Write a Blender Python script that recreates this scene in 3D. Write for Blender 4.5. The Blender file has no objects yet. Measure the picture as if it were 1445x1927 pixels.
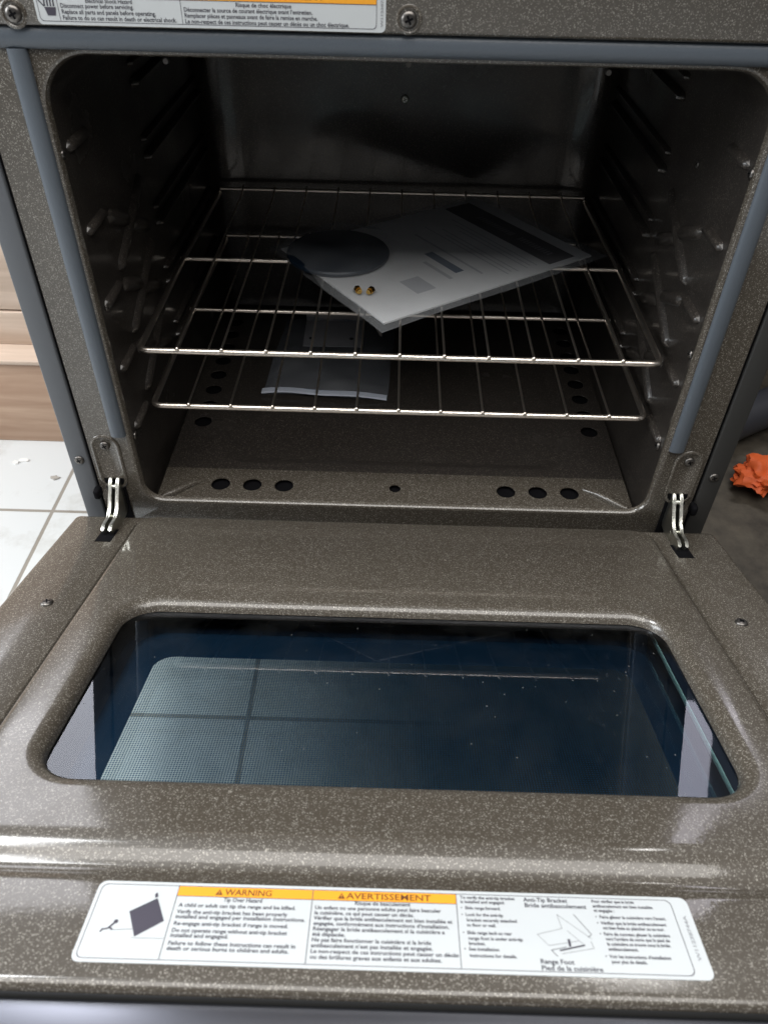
import bpy, bmesh, math, random
from mathutils import Vector, Matrix
random.seed(7)
scn = bpy.context.scene
COL = scn.collection
PI = math.pi

# ------------------------------------------------------------------ camera, world, lamps
def make_camera():
    yaw, pitch, roll = -0.0055, 0.739, 0.0243
    cy, sy, cp, sp = math.cos(yaw), math.sin(yaw), math.cos(pitch), math.sin(pitch)
    f = Vector((sy*cp, cy*cp, -sp)); r0 = Vector((cy, -sy, 0)); u0 = r0.cross(f)
    r = math.cos(roll)*r0 + math.sin(roll)*u0
    u = -math.sin(roll)*r0 + math.cos(roll)*u0
    cam = bpy.data.cameras.new('camera')
    o = bpy.data.objects.new('camera', cam); COL.objects.link(o)
    m = Matrix((r, u, -f)).transposed().to_4x4()
    m.translation = Vector((-0.0094, -0.7303, 0.6684))
    o.matrix_world = m
    cam.sensor_fit = 'VERTICAL'; cam.sensor_height = 24.0
    cam.lens = 24.0*1463.6/1927
    cam.clip_start = 0.02; cam.clip_end = 60
    cam.dof.use_dof = True; cam.dof.focus_distance = 0.92; cam.dof.aperture_fstop = 7.0
    scn.camera = o
make_camera()

world = bpy.data.worlds.new('World'); scn.world = world; world.use_nodes = True
nt = world.node_tree; nt.nodes.clear()
wo = nt.nodes.new('ShaderNodeOutputWorld'); bg = nt.nodes.new('ShaderNodeBackground')
tc = nt.nodes.new('ShaderNodeTexCoord'); sx = nt.nodes.new('ShaderNodeSeparateXYZ')
rp = nt.nodes.new('ShaderNodeValToRGB'); mr = nt.nodes.new('ShaderNodeMapRange')
nt.links.new(tc.outputs['Generated'], sx.inputs[0]); nt.links.new(sx.outputs['X'], mr.inputs['Value'])
mr.inputs['From Min'].default_value = -1; mr.inputs['From Max'].default_value = 1
nt.links.new(mr.outputs[0], rp.inputs[0])
rp.color_ramp.elements[0].position = 0.0; rp.color_ramp.elements[0].color = (0.78, 0.83, 0.90, 1)
rp.color_ramp.elements[1].position = 1.0; rp.color_ramp.elements[1].color = (0.23, 0.22, 0.215, 1)
e = rp.color_ramp.elements.new(0.45); e.color = (0.48, 0.48, 0.49, 1)
zr = nt.nodes.new('ShaderNodeMapRange'); zr.inputs['From Min'].default_value = 0.05; zr.inputs['From Max'].default_value = 0.75
zr.inputs['To Min'].default_value = 0.16; zr.inputs['To Max'].default_value = 1.35; nt.links.new(sx.outputs['Z'], zr.inputs['Value'])
lx = nt.nodes.new('ShaderNodeMapRange'); lx.inputs['From Min'].default_value = -0.35; lx.inputs['From Max'].default_value = -0.85
lx.inputs['To Min'].default_value = 0.0; lx.inputs['To Max'].default_value = 0.7; nt.links.new(sx.outputs['X'], lx.inputs['Value'])
ad_ = nt.nodes.new('ShaderNodeMath'); ad_.operation = 'ADD'; nt.links.new(zr.outputs[0], ad_.inputs[0]); nt.links.new(lx.outputs[0], ad_.inputs[1])
yr_ = nt.nodes.new('ShaderNodeMapRange'); yr_.inputs['From Min'].default_value = -1.0; yr_.inputs['From Max'].default_value = 0.2
yr_.inputs['To Min'].default_value = 0.36; yr_.inputs['To Max'].default_value = 1.0; nt.links.new(sx.outputs['Y'], yr_.inputs['Value'])
my_ = nt.nodes.new('ShaderNodeMath'); my_.operation = 'MULTIPLY'; nt.links.new(ad_.outputs[0], my_.inputs[0]); nt.links.new(yr_.outputs[0], my_.inputs[1])
ad_ = my_
vm_ = nt.nodes.new('ShaderNodeVectorMath'); vm_.operation = 'SCALE'; nt.links.new(rp.outputs[0], vm_.inputs[0]); nt.links.new(ad_.outputs[0], vm_.inputs['Scale'])
nt.links.new(vm_.outputs[0], bg.inputs['Color']); bg.inputs['Strength'].default_value = 0.75
nt.links.new(bg.outputs[0], wo.inputs[0])

def area(name, loc, target, sx_, sy_, power, col):
    l = bpy.data.lights.new(name, 'AREA'); l.shape = 'RECTANGLE'; l.size = sx_; l.size_y = sy_
    l.energy = power; l.color = col
    o = bpy.data.objects.new(name, l); COL.objects.link(o); o.location = loc
    o.rotation_euler = (Vector(target)-Vector(loc)).to_track_quat('-Z', 'Y').to_euler()
area('window_light', (-2.6, -0.45, 1.2), (-0.1, -0.3, 0.05), 1.6, 1.2, 54, (0.93, 0.97, 1.0))
area('ceiling_light', (-0.1, -1.10, 2.7), (-0.1, -0.3, 0), 3.0, 1.9, 84, (1.0, 0.97, 0.93))
area('ceiling_light', (-1.45, 0.10, 2.5), (-0.3, -0.4, 0.1), 0.9, 0.5, 34, (0.97, 0.99, 1.0))
area('window_light', (-1.75, 2.6, 1.85), (-0.3, -0.4, 0.1), 0.75, 1.1, 14, (0.95, 0.95, 1.0))
area('window_light', (1.65, 2.9, 1.9), (0.25, -0.4, 0.1), 0.16, 1.0, 2.0, (0.93, 0.90, 1.0))
area('ceiling_light', (0.75, 1.6, 2.4), (0.1, -0.3, 0), 0.9, 0.18, 16, (1.0, 0.98, 0.95))

scn.cycles.caustics_reflective = False
scn.view_settings.view_transform = 'Standard'
scn.view_settings.look = 'None'
scn.view_settings.exposure = 0.0; scn.view_settings.gamma = 1.0
scn.view_settings.use_curve_mapping = False

# ------------------------------------------------------------------ helpers
def link(o, parent=None):
    COL.objects.link(o)
    if parent: o.parent = parent
    return o
def empty(name, label=None, cat=None, group=None, loc=(0, 0, 0), rot=(0, 0, 0), parent=None):
    o = bpy.data.objects.new(name, None); link(o, parent); o.location = loc; o.rotation_euler = rot
    o.empty_display_size = 0.02
    tag(o, label, cat, group)
    return o
def tag(o, label=None, cat=None, group=None, kind=None):
    if label: o['label'] = label
    if cat: o['category'] = cat
    if group: o['group'] = group
    if kind: o['kind'] = kind
    return o
def obj(name, bm, mats, parent=None, smooth=True, angle=40, up=False):
    me = bpy.data.meshes.new(name)
    bmesh.ops.recalc_face_normals(bm, faces=bm.faces)
    if up:                                                   # single sheets face out of the door
        bm.normal_update()
        bmesh.ops.reverse_faces(bm, faces=[f for f in bm.faces if f.normal.z < 0])
    bm.to_mesh(me); bm.free()
    if not isinstance(mats, (list, tuple)): mats = [mats]
    for m in mats: me.materials.append(m)
    if smooth:
        for p in me.polygons: p.use_smooth = True
        me.set_sharp_from_angle(angle=math.radians(angle))
    return link(bpy.data.objects.new(name, me), parent)
def box(bm, x0, x1, y0, y1, z0, z1, mi=0, bev=0.0):
    g = bmesh.ops.create_cube(bm, size=1)
    for v in g['verts']:
        v.co = Vector(((x0+x1)/2+v.co.x*(x1-x0), (y0+y1)/2+v.co.y*(y1-y0), (z0+z1)/2+v.co.z*(z1-z0)))
    fs = {f for v in g['verts'] for f in v.link_faces}
    for f in fs: f.material_index = mi
    if bev:
        es = list({e for v in g['verts'] for e in v.link_edges})
        r = bmesh.ops.bevel(bm, geom=es, offset=bev, segments=3, affect='EDGES', profile=0.5)
        for f in r['faces']: f.material_index = mi
def tube(bm, pts, r, seg=10, cap=True, mi=0):
    pts = [Vector(p) for p in pts]; rings = []
    n = len(pts); up = None
    for i, p in enumerate(pts):
        t = (pts[min(i+1, n-1)]-pts[max(i-1, 0)]).normalized()
        if up is None:
            up = Vector((0, 0, 1)) if abs(t.z) < 0.9 else Vector((0, 1, 0))
        a = t.cross(up).normalized(); b = a.cross(t).normalized(); up = b
        rr = r[i] if isinstance(r, (list, tuple)) else r
        rings.append([bm.verts.new(p+rr*(math.cos(2*PI*k/seg)*a+math.sin(2*PI*k/seg)*b)) for k in range(seg)])
    for i in range(n-1):
        for k in range(seg):
            f = bm.faces.new((rings[i][k], rings[i][(k+1) % seg], rings[i+1][(k+1) % seg], rings[i+1][k])); f.material_index = mi
    if cap:
        bm.faces.new(rings[0]).material_index = mi; bm.faces.new(rings[-1]).material_index = mi
def fillet_path(pts, r, n=6):
    """round the inner corners of a polyline"""
    pts = [Vector(p) for p in pts]; out = [pts[0]]
    for i in range(1, len(pts)-1):
        a, b, c = pts[i-1], pts[i], pts[i+1]
        d1 = (a-b).normalized(); d2 = (c-b).normalized()
        rr = min(r, (a-b).length*0.49, (c-b).length*0.49)
        p1, p2 = b+d1*rr, b+d2*rr
        for k in range(n+1):
            t = k/n
            out.append((1-t)**2*p1+2*t*(1-t)*b+t*t*p2)
    out.append(pts[-1]); return out
def rrect(x0, x1, z0, z1, r, n=8):
    """points of a rounded rectangle; r = one radius or (bl, br, tr, tl)"""
    if not isinstance(r, (list, tuple)): r = (r,)*4
    out = []
    for (cx, cz, a0, rr) in ((x0+r[0], z0+r[0], PI, r[0]), (x1-r[1], z0+r[1], 1.5*PI, r[1]),
                             (x1-r[2], z1-r[2], 0, r[2]), (x0+r[3], z1-r[3], 0.5*PI, r[3])):
        for k in range(n+1):
            a = a0+k/n*PI/2
            out.append((cx+rr*math.cos(a), cz+rr*math.sin(a)))
    return out
def loft(bm, rings, close_first=False, close_last=False, mi=0):
    vr = [[bm.verts.new(p) for p in ring] for ring in rings]
    n = len(vr[0])
    for a, b in zip(vr, vr[1:]):
        for k in range(n):
            f = bm.faces.new((a[k], a[(k+1) % n], b[(k+1) % n], b[k])); f.material_index = mi
    if close_first: bm.faces.new(vr[0]).material_index = mi
    if close_last: bm.faces.new(vr[-1]).material_index = mi
    return vr
def prism_x(bm, prof, x0, x1, mi=0, bev=0):
    """polygon in (y, z) extruded along x"""
    a = [bm.verts.new((x0, y, z)) for y, z in prof]; b = [bm.verts.new((x1, y, z)) for y, z in prof]
    n = len(prof); fs = [bm.faces.new(a), bm.faces.new(b[::-1])]
    for k in range(n): fs.append(bm.faces.new((a[k], a[(k+1) % n], b[(k+1) % n], b[k])))
    for f in fs: f.material_index = mi
    if bev:
        es = list({e for v in a+b for e in v.link_edges})
        bmesh.ops.bevel(bm, geom=es, offset=bev, segments=2, affect='EDGES')

# ------------------------------------------------------------------ materials
def newmat(name):
    m = bpy.data.materials.new(name); m.use_nodes = True
    n = m.node_tree.nodes; l = m.node_tree.links
    return m, n, l, n['Principled BSDF']
def simple(name, col, rough=0.5, metal=0.0, spec=0.5, bump=0.0, bscale=200, var=0.0, coat=0.0):
    m, n, l, p = newmat(name)
    p.inputs['Base Color'].default_value = (*col, 1); p.inputs['Roughness'].default_value = rough
    p.inputs['Metallic'].default_value = metal; p.inputs['Specular IOR Level'].default_value = spec
    p.inputs['Coat Weight'].default_value = coat
    if bump or var:
        t = n.new('ShaderNodeTexCoord'); no = n.new('ShaderNodeTexNoise'); no.inputs['Scale'].default_value = bscale
        no.inputs['Detail'].default_value = 5; l.new(t.outputs['Object'], no.inputs['Vector'])
        if bump:
            b = n.new('ShaderNodeBump'); b.inputs['Strength'].default_value = bump; b.inputs['Distance'].default_value = 0.001
            l.new(no.outputs[0], b.inputs['Height']); l.new(b.outputs[0], p.inputs['Normal'])
        if var:
            mx = n.new('ShaderNodeMix'); mx.data_type = 'RGBA'
            mx.inputs[6].default_value = (*[c*(1-var) for c in col], 1); mx.inputs[7].default_value = (*[min(1, c*(1+var)) for c in col], 1)
            l.new(no.outputs[0], mx.inputs[0]); l.new(mx.outputs[2], p.inputs['Base Color'])
    return m
def enamel(name, base, fleck, amount=0.4, scale=620, rough=0.22, coat=0.09, cw=1.0):
    """dark porcelain enamel full of small pale flecks"""
    m, n, l, p = newmat(name)
    t = n.new('ShaderNodeTexCoord')
    nz = n.new('ShaderNodeTexNoise'); nz.inputs['Scale'].default_value = 500; nz.inputs['Detail'].default_value = 1
    l.new(t.outputs['Object'], nz.inputs['Vector'])
    sc = n.new('ShaderNodeVectorMath'); sc.operation = 'SCALE'; sc.inputs['Scale'].default_value = 0.0016
    l.new(nz.outputs['Color'], sc.inputs[0])
    ad = n.new('ShaderNodeVectorMath'); ad.operation = 'ADD'
    l.new(t.outputs['Object'], ad.inputs[0]); l.new(sc.outputs[0], ad.inputs[1])
    def layer(s, thr, size):
        v = n.new('ShaderNodeTexVoronoi'); v.inputs['Scale'].default_value = s
        l.new(ad.outputs[0], v.inputs['Vector'])
        sp = n.new('ShaderNodeSeparateColor'); l.new(v.outputs['Color'], sp.inputs[0])
        a = n.new('ShaderNodeMapRange'); a.inputs['From Min'].default_value = thr; a.inputs['From Max'].default_value = min(1.0, thr+0.38)
        a.inputs['To Min'].default_value = 0; a.inputs['To Max'].default_value = 1; l.new(sp.outputs[0], a.inputs[0])
        d = n.new('ShaderNodeMapRange'); d.inputs['From Min'].default_value = size; d.inputs['From Max'].default_value = size*0.55
        l.new(v.outputs['Distance'], d.inputs[0])
        mu = n.new('ShaderNodeMath'); mu.operation = 'MULTIPLY'; l.new(a.outputs[0], mu.inputs[0]); l.new(d.outputs[0], mu.inputs[1])
        return mu, sp
    m1, s1 = layer(scale, 1-amount, 0.62)
    m2, s2 = layer(scale*0.55, 0.80, 0.42)
    mx = n.new('ShaderNodeMath'); mx.operation = 'MAXIMUM'; l.new(m1.outputs[0], mx.inputs[0]); l.new(m2.outputs[0], mx.inputs[1])
    # broad, faint smudges of handling
    sm = n.new('ShaderNodeTexNoise'); sm.inputs['Scale'].default_value = 9; sm.inputs['Detail'].default_value = 6
    l.new(t.outputs['Object'], sm.inputs['Vector'])
    cm = n.new('ShaderNodeMix'); cm.data_type = 'RGBA'
    cm.inputs[6].default_value = (*base, 1); cm.inputs[7].default_value = (*fleck, 1)
    l.new(mx.outputs[0], cm.inputs[0]); l.new(cm.outputs[2], p.inputs['Base Color'])
    me = n.new('ShaderNodeMath'); me.operation = 'MULTIPLY'; me.inputs[1].default_value = 0.30
    l.new(mx.outputs[0], me.inputs[0]); l.new(me.outputs[0], p.inputs['Metallic'])
    ro = n.new('ShaderNodeMapRange'); ro.inputs['From Min'].default_value = 0.3; ro.inputs['From Max'].default_value = 0.75
    ro.inputs['To Min'].default_value = rough*0.8; ro.inputs['To Max'].default_value = rough*1.5
    l.new(sm.outputs[0], ro.inputs[0]); l.new(ro.outputs[0], p.inputs['Roughness'])
    p.inputs['Specular IOR Level'].default_value = 0.3
    p.inputs['Coat Weight'].default_value = cw; cr = n.new('ShaderNodeMapRange'); cr.inputs['From Min'].default_value = 0.35; cr.inputs['From Max'].default_value = 0.7; cr.inputs['To Min'].default_value = coat*0.5; cr.inputs['To Max'].default_value = coat*2.4
    l.new(sm.outputs[0], cr.inputs[0]); l.new(cr.outputs[0], p.inputs['Coat Roughness']); p.inputs['Coat IOR'].default_value = 1.55
    cb = n.new('ShaderNodeBump'); cb.inputs['Strength'].default_value = 0.10; cb.inputs['Distance'].default_value = 0.0004
    cn = n.new('ShaderNodeTexNoise'); cn.inputs['Scale'].default_value = 240; l.new(t.outputs['Object'], cn.inputs['Vector']); l.new(cn.outputs[0], cb.inputs['Height']); l.new(cb.outputs[0], p.inputs['Coat Normal'])
    b = n.new('ShaderNodeBump'); b.inputs['Strength'].default_value = 0.25; b.inputs['Distance'].default_value = 0.0004
    b2 = n.new('ShaderNodeTexNoise'); b2.inputs['Scale'].default_value = 260; b2.inputs['Detail'].default_value = 2
    l.new(t.outputs['Object'], b2.inputs['Vector'])
    l.new(b2.outputs[0], b.inputs['Height'])
    # every flake lies at its own slight angle, so some catch the light
    v3 = n.new('ShaderNodeTexVoronoi'); v3.inputs['Scale'].default_value = scale; l.new(ad.outputs[0], v3.inputs['Vector'])
    q1 = n.new('ShaderNodeVectorMath'); q1.operation = 'SUBTRACT'; q1.inputs[1].default_value = (0.5, 0.5, 0.5); l.new(v3.outputs['Color'], q1.inputs[0])
    q0 = n.new('ShaderNodeMath'); q0.operation = 'MULTIPLY'; q0.inputs[1].default_value = 0.26; l.new(mx.outputs[0], q0.inputs[0])
    q2 = n.new('ShaderNodeVectorMath'); q2.operation = 'SCALE'; l.new(q1.outputs[0], q2.inputs[0]); l.new(q0.outputs[0], q2.inputs['Scale'])
    q3 = n.new('ShaderNodeVectorMath'); q3.operation = 'ADD'; l.new(b.outputs[0], q3.inputs[0]); l.new(q2.outputs[0], q3.inputs[1])
    q4 = n.new('ShaderNodeVectorMath'); q4.operation = 'NORMALIZE'; l.new(q3.outputs[0], q4.inputs[0]); l.new(q4.outputs[0], p.inputs['Normal'])
    return m
M = {}
M['enamel'] = enamel('speckled_enamel', (0.064, 0.054, 0.042), (0.35, 0.33, 0.29), 0.38, 1020, 0.36)
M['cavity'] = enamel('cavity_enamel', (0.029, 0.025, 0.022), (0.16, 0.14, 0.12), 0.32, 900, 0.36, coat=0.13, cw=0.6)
M['gasket'] = simple('gasket_rubber', (0.088, 0.104, 0.124), 0.34, bump=0.2, bscale=900)
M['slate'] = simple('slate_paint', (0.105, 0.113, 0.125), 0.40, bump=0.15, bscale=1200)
M['slate_dark'] = simple('dark_and_shaded_paint', (0.035, 0.035, 0.034), 0.45, bump=0.15, bscale=1200)
M['black'] = simple('black_gap', (0.004, 0.004, 0.005), 0.8, spec=0.1)
M['chrome'] = simple('chrome_wire', (0.95, 0.87, 0.78), 0.30, 1.0, bump=0.3, bscale=700)
M['screw'] = simple('dark_screw', (0.16, 0.15, 0.14), 0.32, 0.9)
M['zinc'] = simple('zinc_steel', (0.68, 0.68, 0.62), 0.28, 1.0, bump=0.3, bscale=500, var=0.15)
M['steel'] = simple('brushed_steel', (0.26, 0.27, 0.31), 0.3, 1.0)
M['brass'] = simple('brass', (0.80, 0.50, 0.14), 0.25, 1.0)
M['cap'] = simple('black_cap', (0.010, 0.022, 0.040), 0.35)
M['paper'] = simple('label_paper', (0.55, 0.58, 0.595), 0.38, var=0.03, bscale=30)
M['ink'] = simple('label_ink', (0.055, 0.05, 0.07), 0.5)
M['ink_soft'] = simple('label_ink_soft', (0.05, 0.05, 0.065), 0.5)
M['orange'] = simple('label_orange', (0.86, 0.37, 0.03), 0.4)
M['ink_brown'] = simple('label_ink_brown', (0.16, 0.06, 0.02), 0.5)

# ------------------------------------------------------------------ the floor
def floor_mat():
    m, n, l, p = newmat('white_tiles')
    t = n.new('ShaderNodeTexCoord')
    mp = n.new('ShaderNodeMapping'); mp.inputs['Location'].default_value = (0.589, -0.256, 0)
    l.new(t.outputs['Object'], mp.inputs[0])
    b = n.new('ShaderNodeTexBrick'); b.offset = 0; b.inputs['Scale'].default_value = 1
    b.inputs['Brick Width'].default_value = 0.4; b.inputs['Row Height'].default_value = 0.4
    b.inputs['Mortar Size'].default_value = 0.0035; b.inputs['Mortar Smooth'].default_value = 0.2
    b.inputs['Color1'].default_value = (0.60, 0.62, 0.62, 1); b.inputs['Color2'].default_value = (0.57, 0.59, 0.60, 1)
    b.inputs['Mortar'].default_value = (0.27, 0.25, 0.22, 1)
    l.new(mp.outputs[0], b.inputs['Vector'])
    no = n.new('ShaderNodeTexNoise'); no.inputs['Scale'].default_value = 7; no.inputs['Detail'].default_value = 8
    no.inputs['Roughness'].default_value = 0.65; l.new(t.outputs['Object'], no.inputs['Vector'])
    r = n.new('ShaderNodeValToRGB'); r.color_ramp.elements[0].position = 0.25; r.color_ramp.elements[0].color = (0.62, 0.58, 0.52, 1)
    r.color_ramp.elements[1].position = 0.5; r.color_ramp.elements[1].color = (1, 1, 1, 1)
    l.new(no.outputs[0], r.inputs[0])
    mx = n.new('ShaderNodeMix'); mx.data_type = 'RGBA'; mx.blend_type = 'MULTIPLY'; mx.inputs[0].default_value = 1
    l.new(b.outputs[0], mx.inputs[6]); l.new(r.outputs[0], mx.inputs[7]); l.new(mx.outputs[2], p.inputs['Base Color'])
    p.inputs['Roughness'].default_value = 0.3
    bp = n.new('ShaderNodeBump'); bp.inputs['Strength'].default_value = 0.5; bp.inputs['Distance'].default_value = 0.002; bp.invert = True
    l.new(b.outputs['Fac'], bp.inputs['Height']); l.new(bp.outputs[0], p.inputs['Normal'])
    return m
def grime_shade_mat():
    m, n, l, p = newmat('dusty_concrete_and_shade')
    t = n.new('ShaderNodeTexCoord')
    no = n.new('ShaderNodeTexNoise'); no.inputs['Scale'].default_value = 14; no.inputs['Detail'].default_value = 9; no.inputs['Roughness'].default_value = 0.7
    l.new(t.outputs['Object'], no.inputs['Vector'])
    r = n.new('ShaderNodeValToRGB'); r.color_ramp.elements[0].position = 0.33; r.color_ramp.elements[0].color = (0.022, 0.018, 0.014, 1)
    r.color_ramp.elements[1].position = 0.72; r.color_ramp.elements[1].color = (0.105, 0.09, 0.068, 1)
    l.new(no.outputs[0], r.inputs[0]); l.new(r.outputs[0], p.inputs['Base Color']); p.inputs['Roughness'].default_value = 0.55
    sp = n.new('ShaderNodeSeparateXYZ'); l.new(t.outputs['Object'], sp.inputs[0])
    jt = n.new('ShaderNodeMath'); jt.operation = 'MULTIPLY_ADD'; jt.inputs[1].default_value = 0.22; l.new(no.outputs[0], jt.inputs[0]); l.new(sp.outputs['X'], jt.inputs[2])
    fd = n.new('ShaderNodeMapRange'); fd.inputs['From Min'].default_value = -0.14; fd.inputs['From Max'].default_value = 0.26; l.new(jt.outputs[0], fd.inputs[0])  # dark layer thins to the left, imitating light that falls off under the door
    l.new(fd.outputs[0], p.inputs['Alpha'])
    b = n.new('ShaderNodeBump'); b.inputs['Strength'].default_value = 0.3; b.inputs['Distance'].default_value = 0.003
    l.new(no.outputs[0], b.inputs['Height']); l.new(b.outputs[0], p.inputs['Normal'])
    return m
bm = bmesh.new(); box(bm, -3, 3, -3, 3, -0.29, -0.25)
tag(obj('floor', bm, floor_mat(), smooth=False), 'white tiled floor with grey grout', kind='structure')
# unswept grimy floor right of the range, stretched under the door as painted shade
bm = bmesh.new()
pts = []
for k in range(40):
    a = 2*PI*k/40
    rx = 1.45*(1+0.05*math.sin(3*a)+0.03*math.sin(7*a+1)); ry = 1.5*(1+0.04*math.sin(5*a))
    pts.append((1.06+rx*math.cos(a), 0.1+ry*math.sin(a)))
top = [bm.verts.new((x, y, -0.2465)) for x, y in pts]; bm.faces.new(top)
tag(obj('ground', bm, grime_shade_mat(), smooth=False), 'dark grimy floor right of the range, with painted shade under the door', kind='structure')

# ------------------------------------------------------------------ wooden plinth on the left
def wood_mat(name, c0, c1):
    m, n, l, p = newmat(name)
    t = n.new('ShaderNodeTexCoord'); mp = n.new('ShaderNodeMapping'); mp.inputs['Scale'].default_value = (2.2, 30, 30)
    l.new(t.outputs['Object'], mp.inputs[0])
    no = n.new('ShaderNodeTexNoise'); no.inputs['Scale'].default_value = 1.5; no.inputs['Detail'].default_value = 8; no.inputs['Distortion'].default_value = 0.6
    l.new(mp.outputs[0], no.inputs['Vector'])
    r = n.new('ShaderNodeValToRGB'); r.color_ramp.elements[0].position = 0.3; r.color_ramp.elements[0].color = (*c0, 1)
    r.color_ramp.elements[1].position = 0.68; r.color_ramp.elements[1].color = (*c1, 1)
    l.new(no.outputs[0], r.inputs[0]); l.new(r.outputs[0], p.inputs['Base Color']); p.inputs['Roughness'].default_value = 0.5
    return m
woodA = wood_mat('oak_laminate', (0.34, 0.21, 0.14), (0.50, 0.35, 0.25))
woodB = wood_mat('pale_laminate', (0.46, 0.35, 0.27), (0.62, 0.50, 0.41))
pl = empty('wooden_plinth', 'light brown wood-look stepped plinth on the white tiles left of the range', 'plinth', loc=(0, 0, 0))
bm = bmesh.new(); box(bm, -2.2, -0.43, 0.452, 0.80, -0.25, -0.078, bev=0.002); obj('lower_board', bm, woodA, pl)
bm = bmesh.new(); box(bm, -2.2, -0.43, 0.445, 0.80, -0.0775, -0.068, bev=0.003); obj('step_edge', bm, woodB, pl)
bm = bmesh.new(); box(bm, -2.2, -0.43, 0.500, 0.80, -0.0675, -0.004, bev=0.001); obj('middle_board', bm, woodB, pl)
bm = bmesh.new(); box(bm, -2.2, -0.43, 0.503, 0.80, 0.0, 0.16, bev=0.001); obj('upper_board', bm, woodB, pl)
bm = bmesh.new(); box(bm, -2.2, -0.43, 0.500, 0.80, 0.162, 0.36, bev=0.001); obj('back_board', bm, woodA, pl)

# ------------------------------------------------------------------ writing
def text_verts(bm, s, x, y, size, mi, T, align='LEFT', width=None, bold=0.00007, lift=0.0002):
    cu = bpy.data.curves.new('t', 'FONT'); cu.body = s; cu.size = size; cu.align_x = align
    cu.resolution_u = 2; cu.offset = bold
    o = bpy.data.objects.new('t', cu); COL.objects.link(o)
    dg = bpy.context.evaluated_depsgraph_get(); dg.update()
    me = bpy.data.meshes.new_from_object(o.evaluated_get(dg))
    xs = [v.co.x for v in me.vertices]
    k = 1.0
    if width and xs: k = width/max(1e-6, max(xs)-min(xs))
    b2 = bmesh.new(); b2.from_mesh(me)
    vm = {}
    for v in b2.verts: vm[v] = bm.verts.new(T(x+v.co.x*k, y+v.co.y, lift))
    for f in b2.faces:
        try: bm.faces.new([vm[v] for v in f.verts]).material_index = mi
        except ValueError: pass
    b2.free(); COL.objects.unlink(o); bpy.data.objects.remove(o); bpy.data.curves.remove(cu); bpy.data.meshes.remove(me)
def quad(bm, pts, mi, T, lift): bm.faces.new([bm.verts.new(T(x, y, lift)) for x, y in pts]).material_index = mi
def rect(bm, x0, x1, y0, y1, mi, T, lift=0.00012): quad(bm, [(x0, y0), (x1, y0), (x1, y1), (x0, y1)], mi, T, lift)
def stroke(bm, a, b, w, mi, T, lift=0.00016):
    d = Vector((b[0]-a[0], b[1]-a[1])).normalized()*w/2; n_ = Vector((-d.y, d.x))
    quad(bm, [(a[0]+n_.x, a[1]+n_.y), (a[0]-n_.x, a[1]-n_.y), (b[0]-n_.x, b[1]-n_.y), (b[0]+n_.x, b[1]+n_.y)], mi, T, lift)
def outline(bm, pts, w, mi, T, lift=0.00014):
    cx = sum(p[0] for p in pts)/len(pts); cy = sum(p[1] for p in pts)/len(pts)
    x0, x1 = min(p[0] for p in pts), max(p[0] for p in pts); y0, y1 = min(p[1] for p in pts), max(p[1] for p in pts)
    inner = [(cx+(x-cx)*(1-2*w/(x1-x0)), cy+(y-cy)*(1-2*w/(y1-y0))) for x, y in pts]
    a = [bm.verts.new(T(x, y, lift)) for x, y in pts]; b = [bm.verts.new(T(x, y, lift)) for x, y in inner]
    for k in range(len(pts)): bm.faces.new((a[k], a[(k+1) % len(pts)], b[(k+1) % len(pts)], b[k])).material_index = mi
LABEL_MATS = [M['paper'], M['ink'], M['orange'], M['ink_soft'], M['ink_brown'], simple('label_ink_faint', (0.30, 0.31, 0.33), 0.5)]
def sticker(bm, L, H, r, T):
    p = rrect(0, L, 0, H, r, 6)
    bm.faces.new([bm.verts.new(T(x, y, 0)) for x, y in p]).material_index = 0
    a = [bm.verts.new(T(x, y, 0)) for x, y in p]; b = [bm.verts.new(T(x, y, -0.0003)) for x, y in p]
    for k in range(len(p)): bm.faces.new((a[k], a[(k+1) % len(p)], b[(k+1) % len(p)], b[k])).material_index = 0
def warn_tri(bm, x, y, s, T, mi=4):
    quad(bm, [(x, y), (x+s, y), (x+s/2, y+s*0.9)], mi, T, 0.00022)
    quad(bm, [(x+s*.46, y+s*.28), (x+s*.54, y+s*.28), (x+s*.57, y+s*.62), (x+s*.43, y+s*.62)], 2, T, 0.00026)
    quad(bm, [(x+s*.46, y+s*.12), (x+s*.54, y+s*.12), (x+s*.54, y+s*.2), (x+s*.46, y+s*.2)], 2, T, 0.00026)

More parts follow.
